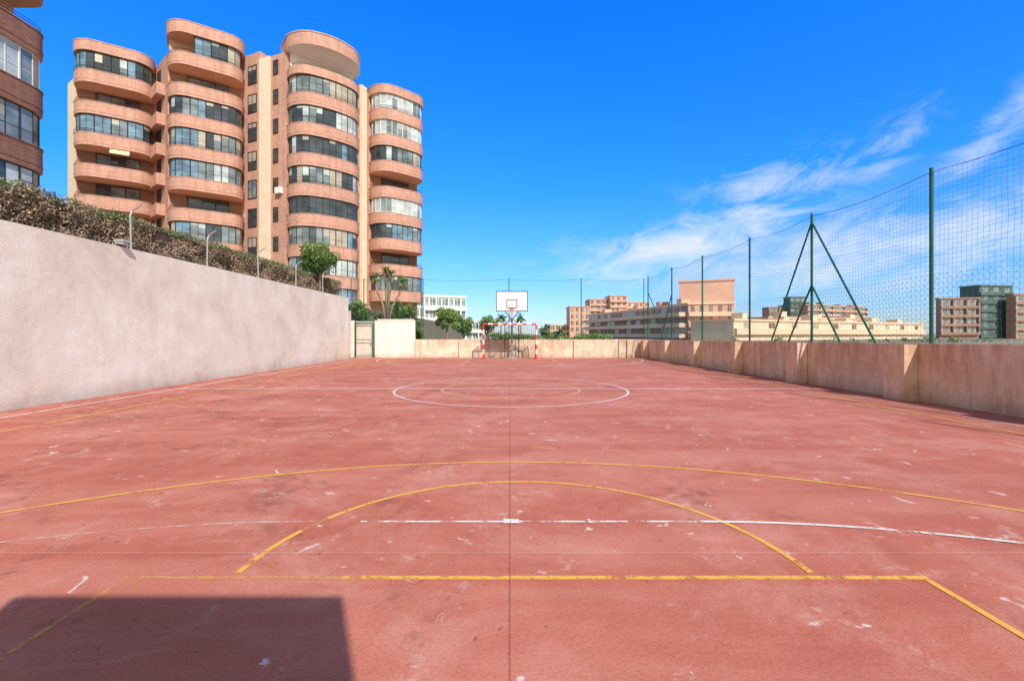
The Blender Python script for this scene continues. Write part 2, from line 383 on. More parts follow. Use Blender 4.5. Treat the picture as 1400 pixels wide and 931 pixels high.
# ------------------------------------------------------------------ fences
def wires(mb, lines, r, m=0):
    for l in lines: mb.tube(l, r, 3, m, cap=False)
def fence_between(P, posts, zb, zt, label, cell=0.12, sag=0.16, rootloc=None, braces=(), r=0.0035, link=True, pr=0.036):
    rt = root('sports_fence', rootloc, label, 'fence')
    for t in posts:
        x, yy = P(t); mb = MB(); mb.tube([(x, yy, zb(t) - 0.25), (x, yy, zt + 0.08)], pr, 8); mb.build('post', ['green_metal'], rt)
    def top(t):
        for a, b_ in zip(posts, posts[1:]):
            if a <= t <= b_: u = (t - a) / (b_ - a); return zt - sag * 4 * u * (1 - u)
        return zt
    mb = MB(); t0, t1 = posts[0], posts[-1]; n = int((t1 - t0) / cell)
    L = []
    for i in range(n + 1):
        t = t0 + (t1 - t0) * i / n; l = []
        for k in range(7):
            z = zb(t) + (top(t) - zb(t)) * k / 6
            tt = t + 0.06 * noise.noise((t * 1.3, z * 0.9, 3)); x, yy = P(tt)
            wob = 0.05 * noise.noise((t * 0.5, z * 0.6, 0)); l.append((x + wob, yy + wob, z))
        L.append(l)
    nz = int((zt - zb(t0)) / cell)
    for j in range(nz + 1):
        l = []; m_ = int((t1 - t0) / 0.5)
        for i in range(m_ + 1):
            t = t0 + (t1 - t0) * i / m_; z = zb(t) + (top(t) - zb(t)) * j / nz; x, yy = P(t)
            wob = 0.05 * noise.noise((t * 0.5, z * 0.6, 0)); l.append((x + wob, yy + wob, z + 0.07 * noise.noise((t * 0.9, z, 8))))
        L.append(l)
    wires(mb, L, r)
    mb.build('netting', ['net'], rt, uvs=False)
    mb = MB(); l = []
    for i in range(int((t1 - t0) / 0.5) + 1):
        t = min(t1, t0 + i * 0.5); x, yy = P(t); l.append((x, yy, top(t) + 0.01))
    mb.tube(l, 0.006, 4); mb.build('cable', ['netdark'], rt, uvs=False)
    if link:
        mb = MB(); L = []; hc = 1.5; c2 = 0.14; n = int((t1 - t0) / c2)
        for i in range(-int(hc / c2), n):
            for sgn in (1, -1):
                a = t0 + i * c2; b_ = a + hc
                l = []
                for k in range(5):
                    u = k / 4; t = a + (b_ - a) * (u if sgn > 0 else 1 - u)
                    if t < t0 or t > t1: continue
                    x, yy = P(t); l.append((x + 0.03, yy + 0.03, zb(t) + u * hc))
                if len(l) > 1: L.append(l)
        wires(mb, L, 0.0018); mb.build('chain_link_mesh', ['net'], rt, uvs=False)
    for (t, dt, z1) in braces:
        x, yy = P(t); x2, y2 = P(t + dt); mb = MB()
        mb.tube([(x, yy, z1), (x2, y2, zb(t) - 0.05)], 0.028, 6); mb.build('brace', ['green_metal'], rt)
    return rt
PR = lambda t: (XR(t) + 0.12, t)
posts = [-1.0, 2.4, 6.05, 9.75, 13.45, 16.75, 20.6, 24.2, 28.0]
fence_between(PR, posts, lambda t: ztop(0, t) + 0.005, 4.92, 'tall green netting fence with braced posts on the ochre wall', cell=0.10, sag=0.12, r=0.0021,
              rootloc=(XR(13) + 0.12, 13, 1.2), braces=((13.45, 2.0, 4.75), (13.45, -2.3, 4.75), (13.45, -1.15, 2.9), (13.45, 1.1, 2.9), (28.0, -3.4, 4.0), (24.2, 1.6, 3.6)))
PF = lambda t: (t, 28.42)
fence_between(PF, [-5.4, -0.05, 4.44, 8.35], lambda t: 1.14, 4.85, 'green netting fence on the peach wall behind the goal', cell=0.16,
              rootloc=(1.5, 28.42, 1.13), sag=0.08, r=0.0018, link=False, pr=0.028)
PG = lambda t: (t, 28.46)
fence_between(PG, [-9.9, -9.1, -7.6, -5.5], lambda t: 2.4, 4.85, 'green netting fence above the white garden wall', cell=0.16,
              rootloc=(-7.8, 28.46, 2.38), sag=0.05, r=0.0018, link=False, pr=0.028)

wf = root('wire_fence', (-9.7, 15, 3.6), 'light wire fence with bent grey posts on the retaining wall', 'fence')
ps = [8.2, 11.75, 14.7, 17.7, 20.8, 23.8, 26.6]
for t in ps:
    mb = MB(); dx = R.uniform(-0.03, 0.03)
    mb.tube([(-9.75, t, 3.55), (-9.75 + dx, t, 4.50), (-9.72 + dx, t + 0.03, 4.63), (-9.50 + dx, t + 0.05, 4.80)], 0.024, 8)
    mb.build('post', ['galv'], wf)
mb = MB(); L = []
for z in (3.75, 4.05, 4.35): L.append([(-9.75, 5 + i * 1.0, z - 0.02 * (i % 3)) for i in range(23)])
L.append([(-9.52, 5 + i * 1.0, 4.80 - 0.015 * (i % 3)) for i in range(23)])
wires(mb, L, 0.0018); mb.build('wire_strands', ['galv'], wf, uvs=False)

fl = root('floodlight', (-9.68, 11.2, 3.6), 'small grey floodlight on a bracket on the retaining wall', 'floodlight')
mb = MB(); mb.box(-9.72, -9.64, 11.15, 11.25, 3.6, 3.63); mb.tube([(-9.68, 11.2, 3.62), (-9.68, 11.2, 3.74), (-9.55, 11.2, 3.78)], 0.012, 6); mb.build('bracket', ['galv'], fl)
mb = MB()
mb.prism([(-9.62, 11.08), (-9.40, 11.11), (-9.38, 11.29), (-9.62, 11.32)], 3.70, 3.76); mb.prism([(-9.60, 11.11), (-9.43, 11.13), (-9.43, 11.27), (-9.60, 11.29)], 3.66, 3.70, 1)
mb.build('lamp_housing', ['galv', 'g3'], fl)

gt = root('metal_gate', (-9.1, 28.05, 0), 'green framed metal gate with white mesh panel', 'gate')
gy = 28.12
mb = MB()
for x in (-9.52, -8.36): mb.box(x - 0.03, x + 0.03, gy - 0.03, gy + 0.03, 0, 2.3)
mb.box(-9.49, -8.39, gy - 0.03, gy + 0.03, 2.24, 2.3); mb.build('frame', ['green_metal'], gt)
mb = MB()
for x in (-9.46, -8.44): mb.box(x - 0.02, x + 0.02, gy - 0.07, gy - 0.032, 0.08, 2.2)
for z in (0.08, 1.1, 2.16): mb.box(-9.44, -8.46, gy - 0.068, gy - 0.034, z, z + 0.04)
L = [[(-9.44 + i * 0.06, gy - 0.05, 0.1), (-9.44 + i * 0.06, gy - 0.05, 2.18)] for i in range(17)] + [[(-9.44, gy - 0.05, 0.1 + i * 0.1), (-8.46, gy - 0.05, 0.1 + i * 0.1)] for i in range(21)]
wires(mb, L, 0.003, 1); mb.build('door', ['green_metal', 'galv'], gt)
mb = MB(); mb.box(-8.55, -8.46, gy - 0.11, gy - 0.072, 1.0, 1.12); mb.build('handle', ['galv'], gt)

# ------------------------------------------------------------------ goal
gl = root('football_goal', (0, 26.6, 0), 'red and white striped football goal with a dark net', 'goal')
def stripes(mb, a, b_, r, n, start=0):
    a = Vector(a); b_ = Vector(b_)
    for i in range(n):
        p = a.lerp(b_, i / n); q = a.lerp(b_, (i + 1) / n); mb.tube([p, q], r, 8, (i + start) % 2)
Y0 = 26.6
for sx in (-1, 1):
    mb = MB(); stripes(mb, (sx * 1.54, Y0, 0), (sx * 1.54, Y0, 2.0), 0.05, 7, 1); mb.build('post', ['white', 'red'], gl)
    mb = MB(); mb.tube([(sx * 1.54, Y0 + 0.04, 0.03), (sx * 1.54, Y0 + 1.1, 0.03), (sx * 1.54, Y0 + 0.75, 1.6), (sx * 1.54, Y0 + 0.05, 1.98)], 0.025, 6); mb.build('side_frame', ['red'], gl)
mb = MB(); stripes(mb, (-1.54, Y0, 2.04), (1.54, Y0, 2.04), 0.05, 11, 1); mb.build('crossbar', ['white', 'red'], gl)
mb = MB(); L = []
def back(z): return Y0 + (0.75 + (1.6 - z) * 0.22 if z < 1.6 else 0.75 * (1 - (z - 1.6) / 0.4 * 0.95))
zs = [0.03, 0.4, 0.8, 1.2, 1.6, 1.8, 1.98]
for i in range(26):
    x = -1.54 + 3.08 * i / 25
    L.append([(x + 0.03 * noise.noise((x, z, 0)), back(z) + 0.12 * noise.noise((x * 2, z * 2, 5)), z) for z in zs])
for j in range(17):
    z = 0.03 + 1.95 * j / 16; L.append([(-1.54 + 3.08 * i / 12, back(z) + 0.12 * noise.noise(((-1.54 + 3.08 * i / 12) * 2, z * 2, 5)), z) for i in range(13)])
for sx in (-1, 1):
    for j in range(14):
        z = 0.05 + 1.9 * j / 14; L.append([(sx * 1.54, Y0, z), (sx * 1.54, back(z), z)])
    for j in range(8):
        t = j / 8; L.append([(sx * 1.54, Y0 + 1.0 * t, 0.03), (sx * 1.54, Y0 + 0.72 * t, 2 - 0.4 * t)])
wires(mb, L, 0.006); mb.build('net', ['netdark'], gl, uvs=False)

def hoop(loc, rot, label):
    rt = root('basketball_hoop', loc, label, 'basketball hoop', rot, 'basketball hoops at the two ends of the court')
    mb = MB(); mb.box(-0.9, 0.9, -0.02, 0.02, 2.74, 3.91, 0)
    for (a, b_, c, d) in ((-0.9, 0.9, 2.74, 2.79), (-0.9, 0.9, 3.86, 3.91), (-0.9, -0.86, 2.79, 3.86), (0.86, 0.9, 2.79, 3.86)): mb.box(a, b_, -0.026, -0.0202, c, d, 1)
    for (a, b_, c, d) in ((-0.31, 0.31, 3.39, 3.44), (-0.31, 0.31, 2.94, 2.99), (-0.31, -0.26, 2.99, 3.39), (0.26, 0.31, 2.99, 3.39)): mb.box(a, b_, -0.026, -0.0202, c, d, 1)
    mb.build('backboard', ['white', 'black'], rt, local=True)
    mb = MB(); pts = [(0.225 * math.cos(a * math.pi / 12), -0.40 + 0.225 * math.sin(a * math.pi / 12), 2.86) for a in range(25)]
    mb.tube(pts, 0.014, 6); mb.box(-0.1, 0.1, -0.18, -0.03, 2.83, 2.855); mb.box(-0.1, 0.1, -0.034, -0.027, 2.8, 2.93); mb.build('rim', ['orange'], rt, local=True)
    mb = MB(); L = []
    for k in range(12):
        for s_ in (1, -1):
            L.append([((0.225 - 0.03 * j) * math.cos((k + s_ * j * 0.5) * math.pi / 6), -0.40 + (0.225 - 0.03 * j) * math.sin((k + s_ * j * 0.5) * math.pi / 6), 2.85 - 0.11 * j) for j in range(5)])
    wires(mb, L, 0.006); mb.build('net', ['white'], rt, local=True, uvs=False)
    mb = MB(); mb.tube([(0, 1.75, 0.0), (0, 1.75, 3.3)], 0.07, 10); mb.box(-0.3, 0.3, 1.5, 2.0, 0, 0.03); mb.build('pole', ['galv'], rt, local=True)
    mb = MB()
    for sx in (-1, 1):
        mb.tube([(0, 1.75, 3.2), (sx * 0.5, 0.04, 3.6)], 0.025, 6); mb.tube([(0, 1.75, 2.3), (sx * 0.5, 0.04, 2.9)], 0.025, 6)
        mb.tube([(sx * 0.5, 0.035, 2.8), (sx * 0.5, 0.035, 3.8)], 0.02, 6)
        mb.tube([(sx * 0.42, 1.75, 0.03), (sx * 0.42, 1.75, 2.1), (0, 1.75, 2.4)], 0.03, 6)
        for z in (0.5, 1.1, 1.7): mb.tube([(sx * 0.42, 1.75, z), (0, 1.75, z + 0.3)], 0.014, 6)
    mb.build('support_arms', ['netdark'], rt, local=True)
    return rt
hoop((0.12, 26.0, 0), 0, 'white backboard basketball hoop on a steel pole behind the goal')
hoop((0.0, -1.55, 0), math.pi, 'white backboard basketball hoop at the near court end')

# ------------------------------------------------------------------ bay building machinery
def outline(L, D, r, off=0.0, bow=0.0, back=2.4, rl=None):
    rl = rl or r; r2 = max(0.05, r - off); rl2 = max(0.05, rl - off); D2 = D - off; pts = [(off, -back)]
    n = 10
    for i in range(n + 1):
        a = math.pi - i / n * math.pi / 2; pts.append((off + rl2 + rl2 * math.cos(a), D2 - rl2 + rl2 * math.sin(a)))
    for i in range(1, 8):
        pts.append((off + rl2 + (L - 2 * off - rl2 - r2) * i / 8, D2))
    for i in range(n + 1):
        a = math.pi / 2 - i / n * math.pi / 2; pts.append((L - off - r2 + r2 * math.cos(a), D2 - r2 + r2 * math.sin(a)))
    pts.append((L - off, -back))
    if bow: pts = [(u, v + (bow * math.sin(math.pi * min(1, max(0, u / L))) if v > -back + 0.01 else 0)) for u, v in pts]
    return [(u, -v) for u, v in pts]
def resample(pts, step):
    P = [Vector(p) for p in pts]; Ls = [(P[i + 1] - P[i]).length for i in range(len(P) - 1)]; T = sum(Ls)
    n = max(2, round(T / step)); out = []
    for k in range(n + 1):
        s = T * k / n; i = 0
        while i < len(Ls) - 1 and s > Ls[i]: s -= Ls[i]; i += 1
        out.append(tuple(P[i].lerp(P[i + 1], min(1, s / Ls[i]))))
    return out
def glazing(rt, pts, z0, z1, framemat, gm, probs, step=0.62):
    q = resample(pts, step); mb = MB(); fr = MB(); last = 0
    for i in range(len(q) - 1):
        a, b_ = q[i], q[i + 1]
        m = last if R.random() < 0.4 else R.choices(range(len(gm)), probs)[0]
        last = m
        if m < 2 and R.random() < 0.35:
            zc = z1 - (z1 - z0) * R.uniform(0.15, 0.6)
            mb.quad((a[0], a[1], zc), (b_[0], b_[1], zc), (b_[0], b_[1], z1), (a[0], a[1], z1), len(gm) - 1 if R.random() < .4 else min(2, len(gm) - 1))
        else: zc = z1
        jx, jy = R.uniform(-.014, .014), R.uniform(-.014, .014)
        mb.quad((a[0], a[1], z0), (b_[0], b_[1], z0), (b_[0] + jx, b_[1] + jy, zc), (a[0] + jx, a[1] + jy, zc), m)
    for i, a in enumerate(q):
        w = 0.018 if i % 2 else 0.036
        fr.box(a[0] - w, a[0] + w, a[1] - w, a[1] + w, z0, z1)
    for z in (z0 + 0.03, z1 - 0.03): fr.tube([(a[0], a[1], z) for a in q], 0.04, 4)
    fr.tube([(a[0], a[1], z0 + 0.62) for a in q], 0.016, 4)
    wn = mb.build('window', gm, rt, local=True)
    f = fr.build('frame', [framemat], rt, local=True, uvs=False); f.parent = wn
def railing(rt, pts, z, mat='frame_dark'):
    mb = MB(); q = resample(pts, 0.5)
    for dz in (0.14, 0.28): mb.tube([(a[0], a[1], z + dz) for a in q], 0.02, 4)
    for a in q[::3]: mb.tube([(a[0], a[1], z), (a[0], a[1], z + 0.28)], 0.015, 4)
    mb.build('railing', [mat], rt, local=True, uvs=False)

GD = ['g1', 'g2', 'g3', 'g4', 'g5']
def bay(rt, x0, y0, ang, L, D, r, ztop, fh, plan, bow=0.0, band=1.2, wall='brick', roof=None, rl=None, zmin=3.5, back=2.4, soff='soffit', roofmat=None):
    ca, sa = math.cos(ang), math.sin(ang)
    T = lambda pts: [(x0 + x * ca - y * sa, y0 + x * sa + y * ca) for x, y in pts]
    O = T(outline(L, D, r, 0, bow, back, rl)); I = T(outline(L, D, r, 0.16, bow, back, rl))[1:-1]
    Rl = T(outline(L, D, r, 0.06, bow, back, rl))[1:-1]
    if roof:
        mb = MB(); OO = T(outline(L, D, r, -roof[2], bow, back, rl)); mb.prism(list(reversed(OO)), roof[0], roof[1], 0, mbot=1)
        mb.build('roof_canopy', [wall, roofmat or soff], rt, local=True)
        mb = MB(); mb.prism(list(reversed(T(outline(L, D, r, -roof[2] - 0.03, bow, back, rl)))), roof[1] - 0.001, roof[1] + 0.09); mb.build('coping', [wall], rt, local=True)
    for k, pl in enumerate(plan):
        zt = ztop - k * fh; zb = zt - fh + band
        if zb < zmin: break
        mb = MB(); mb.prism(list(reversed(O)), zt - fh, zb - 0.06, 0, mbot=1)
        mb.prism(list(reversed(T(outline(L, D, r, -0.03, bow, back, rl)))), zb - 0.059, zb, 0)
        mb.prism(list(reversed(T(outline(L, D, r, -0.02, bow, back, rl)))), zt - fh + 0.25, zt - fh + 0.31, 0)
        mb.build('balcony', [wall, soff], rt, local=True)
        if pl[0] == 'o':
            railing(rt, Rl, zb)
            a = T([(L * 0.25, 0.9)])[0]; b_ = T([(L * 0.8, 0.9)])[0]
            glazing(rt, [a, ((a[0] + b_[0]) / 2, (a[1] + b_[1]) / 2), b_], zb, zt - 0.15, 'frame_dark', ['g1', 'g2'], [3, 1], 1.1)
            bk = T([(0.1, 1.0), (L - 0.1, 1.0), (L - 0.1, 1.2), (0.1, 1.2)])
            mb = MB(); mb.prism(bk, zb, zt, 0); mb.build('recessed_wall', [soff], rt, local=True)
            if 'a' in pl:
                q = T(outline(L, D, r, -0.25, bow, back, rl))[14:19]; mb = MB(); q2 = T(outline(L, D, r, 0.1, bow, back, rl))[14:19]
                for i in range(len(q) - 1): mb.quad((*q[i], zt - 0.55), (*q[i + 1], zt - 0.55), (*q2[i + 1], zt - 0.03), (*q2[i], zt - 0.03))
                mb.build('awning', ['awning'], rt, local=True)
        else:
            fm = 'frame_white' if pl[0] == 'w' else 'frame_dark'
            pr = {'w': [1, 2, 6, 2, 1], 'd': [5, 4, 0.6, 1.0, 0.5], 'm': [2, 6, 1.5, 2.2, 0.5], 'c': [2, 3, 5, 1.4, 0.7], 'b': [2, 2, 1, 6, 0]}[pl[0]]
            pts = I
            if 'r' in pl: pts = I[len(I) // 2 - 3:]
            glazing(rt, pts, zb, zt, fm, GD, pr)
            if 'r' in pl:
                bk = T([(0.1, 0.6), (L - 0.2, 0.6), (L - 0.2, 0.8), (0.1, 0.8)]); mb = MB(); mb.prism(bk, zb, zt, 0); mb.build('recessed_wall', [soff], rt, local=True); railing(rt, Rl, zb)
            if pl[-1] == 'l': railing(rt, T(outline(L, D, r, -0.02, bow, back, rl))[1:-1], zb)
    return

ORG = Vector((-26, 46, 0))
tw = root('apartment_building', ORG, 'pink brick apartment tower with rounded glazed balconies', 'apartment building')
def lp(x, y): return (x - ORG.x, y - ORG.y)
def P2(p0, p1): return math.hypot(p1[0] - p0[0], p1[1] - p0[1]), math.atan2(p1[1] - p0[1], p1[0] - p0[0])
bays = {
 'A': ((-40.3, 42.0), (-35.3, 45.2), 27.6, 2.9, ['ml', 'o', 'ml', 'oa', 'o', 'o', 'm', 'm', 'm'], 0.0, (27.6, 28.5, 0.05)),
 'B': ((-31.9, 42.5), (-26.8, 46.0), 29.55, 2.92, ['mr', 'o', 'd', 'dl', 'm', 'or', 'm', 'm', 'd'], 0.0, (29.55, 30.6, 0.1)),
 'C': ((-21.1, 43.7), (-15.8, 48.0), 26.3, 2.9, ['ml', 'c', 'd', 'dl', 'd', 'm', 'c', 'm'], 0.7, None),
 'D': ((-14.9, 50.0), (-10.3, 54.0), 27.9, 2.85, ['wl', 'w', 'dl', 'o', 'w', 'b', 'o', 'd', 'm'], 0.3, (27.9, 28.75, 0.05)),
}
for k, (p0, p1, zt, fh, plan, bow, roof) in bays.items():
    L, a = P2(p0, p1); x, y = lp(*p0)
    nx, ny = math.sin(a), -math.cos(a)
    bay(tw, x - nx * 0.3, y - ny * 0.3, a, L, 1.2, 1.35, zt, fh, plan, bow, roof=roof, rl=1.7)
p0, p1 = bays['C'][0], bays['C'][1]; L, a = P2(p0, p1); x, y = lp(*p0); nx, ny = math.sin(a), -math.cos(a)
ca, sa = math.cos(a), math.sin(a); x -= nx * .3; y -= ny * .3
T = lambda pts: [(x + u * ca - v * sa, y + u * sa + v * ca) for u, v in pts]
mb = MB(); mb.prism(list(reversed(T(outline(L, 1.2, 1.5, -0.15, 1.1)))), 28.95, 30.1, 0, mbot=1); mb.build('roof_canopy', ['brick', 'whitesoff'], tw, local=True)
mb = MB(); mb.prism(list(reversed(T(outline(L, 1.2, 1.5, -0.2, 1.1)))), 30.1, 30.22, 0); mb.build('coping', ['brick'], tw, local=True)
mb = MB(); mb.prism(list(reversed(T(outline(L, 1.2, 1.35, 0, 0.7)))), 26.3, 27.1, 0); mb.build('balcony', ['brick'], tw, local=True)
railing(tw, T(outline(L, 1.2, 1.35, 0.06, 0.7))[1:-1], 27.1)
mb = MB(); mb.prism(T([(0.3, 0.6), (L - 0.3, 0.6), (L - 0.3, 1.6), (0.3, 1.6)]), 27.1, 28.95, 0); mb.build('recessed_wall', ['whitesoff'], tw, local=True)
def back_of(p, a, d): return (p[0] - math.sin(a) * d, p[1] + math.cos(a) * d)
fr = []
for k in 'ABCD':
    p0, p1 = bays[k][0], bays[k][1]; L, a = P2(p0, p1); fr += [back_of(p0, a, 1.3), back_of(p1, a, 1.3)]
poly = [lp(*p) for p in fr] + [lp(-14, 62), lp(-40, 58)]
mb = MB(); mb.prism(poly, 3.4, 28.3); mb.build('wall', ['brick'], tw, local=True)
mb = MB(); mb.prism([lp(-43.2, 44.6), lp(fr[0][0] - .02, fr[0][1] + .1), lp(fr[0][0] + 0.5, fr[0][1] + 8), lp(-44, 54)], 3.4, 25.9); mb.build('side_wing', ['cream'], tw, local=True)
b1, c0 = fr[3], fr[4]
def seg(t, out=0.0):
    dx, dy = c0[0] - b1[0], c0[1] - b1[1]; l = math.hypot(dx, dy); return lp(b1[0] + dx * t + dy / l * out, b1[1] + dy * t - dx / l * out)
def wallpiece(name, t0, t1, out, z0, z1, mat):
    mb = MB(); mb.prism([seg(t0, out), seg(t1, out), seg(t1, -1.5), seg(t0, -1.5)], z0, z1); return mb.build(name, [mat], tw, local=True)
wallpiece('stair_core', -0.05, 0.44, 0.12, 3.4, 29.9, 'brick')
wallpiece('pilaster', 0.443, 0.68, 0.3, 3.4, 29.0, 'cream')
wallpiece('wall_panel', 0.683, 1.05, 0.14, 3.4, 29.0, 'brick')
def win_at(fn, t, w, z0, z1, out, gm='g1', fm='frame_dark', shut=0.0):
    a = Vector(fn(t, out)); b_ = Vector(fn(t + 0.01, out)); u = (b_ - a).normalized(); nrm = Vector((u.y, -u.x))
    A = a - u * w / 2; B = a + u * w / 2; mb = MB()
    q = lambda p, o_: (p + nrm * o_)
    P_ = [q(A, 0.03), q(B, 0.03), q(B, -0.02), q(A, -0.02)]
    mb.prism([tuple(p) for p in P_], z0, z1 - shut, 0)
    if shut: mb.prism([tuple(p) for p in P_], z1 - shut, z1, 1)
    wn = mb.build('window', [gm, 'g5'], tw, local=True)
    f = MB(); ww = 0.07
    for (s0, s1, c, d) in ((-ww, 0, z0 - ww, z1 + ww), (w, w + ww, z0 - ww, z1 + ww), (0, w, z0 - ww, z0), (0, w, z1, z1 + ww), (w / 2 - .03, w / 2 + .03, z0, z1)):
        P0_ = A + u * s0; P1_ = A + u * s1
        f.prism([tuple(q(P0_, 0.06)), tuple(q(P1_, 0.06)), tuple(q(P1_, -0.02)), tuple(q(P0_, -0.02))], c, d)
    fo = f.build('frame', [fm], tw, local=True); fo.parent = wn
for k in range(9):
    zt = 28.6 - 2.9 * k
    win_at(seg, 0.26, 1.1, zt - 1.75, zt, 0.12, R.choice(['g1', 'g1', 'g2']), shut=R.choice([0, 0, 0.4, 0.9]))
    win_at(seg, 0.80, 0.55, zt - 1.5, zt - 0.2, 0.14, 'g1')
def segab(t, out=0.0):
    a_, b_ = fr[1], fr[2]; dx, dy = b_[0] - a_[0], b_[1] - a_[1]; l = math.hypot(dx, dy); return lp(a_[0] + dx * t + dy / l * out, a_[1] + dy * t - dx / l * out)
def segcd(t, out=0.0):
    a_, b_ = fr[5], fr[6]; dx, dy = b_[0] - a_[0], b_[1] - a_[1]; l = math.hypot(dx, dy); return lp(a_[0] + dx * t + dy / l * out, a_[1] + dy * t - dx / l * out)
for k in range(8):
    zt = 27.4 - 2.9 * k
    win_at(segab, 0.35, 1.1, zt - 2.0, zt, 0.0, 'g1')
    mb = MB(); mb.prism([segab(0.1, 0.7), segab(0.8, 0.7), segab(0.8, 0.0), segab(0.1, 0.0)], zt - 2.9, zt - 1.8, 0); mb.build('balcony', ['brick'], tw, local=True)
mb = MB(); mb.prism([segcd(0.35, 0.2), segcd(0.75, 0.2), segcd(0.75, -0.5), segcd(0.35, -0.5)], 3.4, 28.6); mb.build('pilaster', ['cream'], tw, local=True)
for (t, z) in ((0.90, 15.2),):
    mb = MB(); a_ = [seg(t - .06, 0.5), seg(t + .06, 0.5), seg(t + .06, 0.16), seg(t - .06, 0.16)]; mb.prism(a_, z, z + 0.6); mb.build('air_conditioner', ['white'], tw, local=True)

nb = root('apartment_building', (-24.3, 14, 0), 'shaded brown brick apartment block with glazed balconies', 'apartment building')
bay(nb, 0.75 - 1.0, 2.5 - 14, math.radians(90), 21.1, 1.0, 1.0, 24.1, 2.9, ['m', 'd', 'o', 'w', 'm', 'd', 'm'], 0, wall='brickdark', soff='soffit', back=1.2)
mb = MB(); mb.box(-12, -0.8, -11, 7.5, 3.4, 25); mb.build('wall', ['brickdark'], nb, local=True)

# ------------------------------------------------------------------ generic background buildings
def bgb(label, p0, p1, depth, z1, floors, cols, wall, bandm, winm, proud=1.0, wfrac=0.8, fh=None, bandh=0.38, z0=-0.01, w2='g2', piers=True):
    L, a = P2(p0, p1)
    rt = root('apartment_block', (p0[0], p0[1], 0), label, 'apartment building', a)
    mb = MB(); mb.box(0, L, 0, depth, z0, z1); mb.build('wall', [wall], rt, local=True)
    mb = MB(); mb.box(-0.2, L + 0.2, -0.3, depth + .2, z1 + 0.005, z1 + 0.5); mb.build('roof_parapet', [bandm], rt, local=True)
    fh = fh or 2.9; cw = L / cols
    for k in range(floors):
        zt = z1 - 0.25 - k * fh
        if zt < 1.5: break
        if proud:
            mb = MB(); mb.box(0.1, L - 0.1, -proud, -0.01, zt - fh, zt - fh + fh * bandh); mb.build('balcony', [bandm], rt, local=True)
        for c in range(cols):
            if cols * floors > 100 and k * cols + c >= 100: break
            w = cw * wfrac * 0.5; cx = (c + 0.5) * cw
            zz0 = zt - fh + fh * (bandh if proud else 0.35) - (0.3 if proud else 0)
            mb = MB(); mb.box(cx - w, cx + w, -0.06, 0.05, zz0, zt - 0.1, R.choice([0, 0, 1])); mb.box(cx - 0.04, cx + 0.04, -0.09, -0.062, zz0, zt - 0.1, 2)
            mb.build('window', [winm, w2, wall if winm == 'gw' else 'frame_white'], rt, local=True, uvs=False)
        if proud and cols > 3 and piers:
            for c in range(0, cols + 1, 2):
                mb = MB(); cx = min(L - 0.2, max(0.2, c * cw)); mb.box(cx - 0.15, cx + 0.15, -proud + 0.05, -0.012, zt - fh + fh * bandh, zt - 0.003); mb.build('pier', [wall], rt, local=True, uvs=False)
    if L > 25:
        for i in range(int(L / 14)):
            cx = L * (i + 0.5) / int(L / 14) + R.uniform(-2, 2); w_ = R.uniform(0.8, 1.8); h_ = R.uniform(0.8, 1.7)
            mb = MB(); mb.box(cx - w_, cx + w_, 3, 6, z1 + 0.4, z1 + 0.5 + h_); mb.box(cx - w_ - .1, cx + w_ + .1, 2.9, 6.1, z1 + 0.5 + h_, z1 + 0.65 + h_); mb.build('roof_housing', [wall], rt, local=True)
    return rt
def at(x, d): return ((x - 697) / F * d, d)
def zz(y, d): return H + (457 - y) / F * d
bgb('white apartment block with long balconies', at(578, 108), at(637, 112), 12, zz(404, 110) - .5, 5, 7, 'white', 'white', 'g2')
bgb('lower white wing of an apartment block', at(560, 104), at(580, 106), 10, zz(418, 105) - .5, 4, 3, 'white', 'white', 'g2')
bgb('low white house among trees', at(637, 140), at(672, 140), 10, zz(441, 140), 2, 4, 'white', 'white', 'g2')
bgb('small beige block beyond the palm trees', at(752, 210), at(781, 210), 12, zz(445, 210), 2, 4, 'creamr', 'beige', 'gw')
bgb('brown apartment block beyond the court', at(779, 205), at(806, 205), 12, zz(420, 205), 4, 4, 'pinkr', 'pinkr', 'gw', proud=0, wfrac=0.5)
bgb('pink terraced apartment tower', at(806, 240), at(836, 240), 14, zz(410, 240), 6, 4, 'pinkr', 'pinkr', 'gw', wfrac=0.5)
bgb('pink terraced apartment tower', at(834, 236), at(858, 236), 14, zz(405, 236), 6, 3, 'pinkr', 'pinkr', 'gw', wfrac=0.5)
bgb('pink terraced apartment tower', at(857, 238), at(888, 238), 14, zz(414, 238), 5, 4, 'beige', 'pinkr', 'gw', wfrac=0.5)
bgb('long beige apartment block with rows of balconies', at(805, 195), at(940, 122), 14, zz(414, 122) - .5, 4, 22, 'pinkr', 'bandlight', 'gw', proud=2.4, wfrac=0.8, bandh=0.40, w2='g2', piers=False)
bgb('tall windowless pink rooftop block', at(928, 134), at(1004, 128), 12, zz(383, 128), 0, 2, 'pinkr', 'pinkr', 'g1')
bgb('pink apartment block with balconies', at(941, 121), at(1004, 118), 5, zz(416, 120), 5, 5, 'pinkr', 'bandlight', 'gw', proud=0.9, wfrac=0.4, piers=False)
bgb('low beige terraced block with arcades', at(1003, 105), at(1262, 150), 12, zz(441, 120), 2, 10, 'creamr', 'bandlight', 'gw', proud=0.8, wfrac=0.25, bandh=0.5, w2='g5', piers=False)
bgb('low beige terraced block with arcades', at(1050, 135), at(1200, 150), 10, zz(436, 140), 1, 8, 'creamr', 'beige', 'gw', proud=0, wfrac=0.3)
bgb('distant brown apartment tower', at(1050, 262), at(1079, 262), 6, zz(421, 262), 5, 4, 'brownr', 'brownr', 'g2')
bgb('distant green apartment tower', at(1080, 258), at(1101, 258), 6, zz(407, 258), 6, 3, 'tealr', 'tealr', 'g1', proud=0.6)
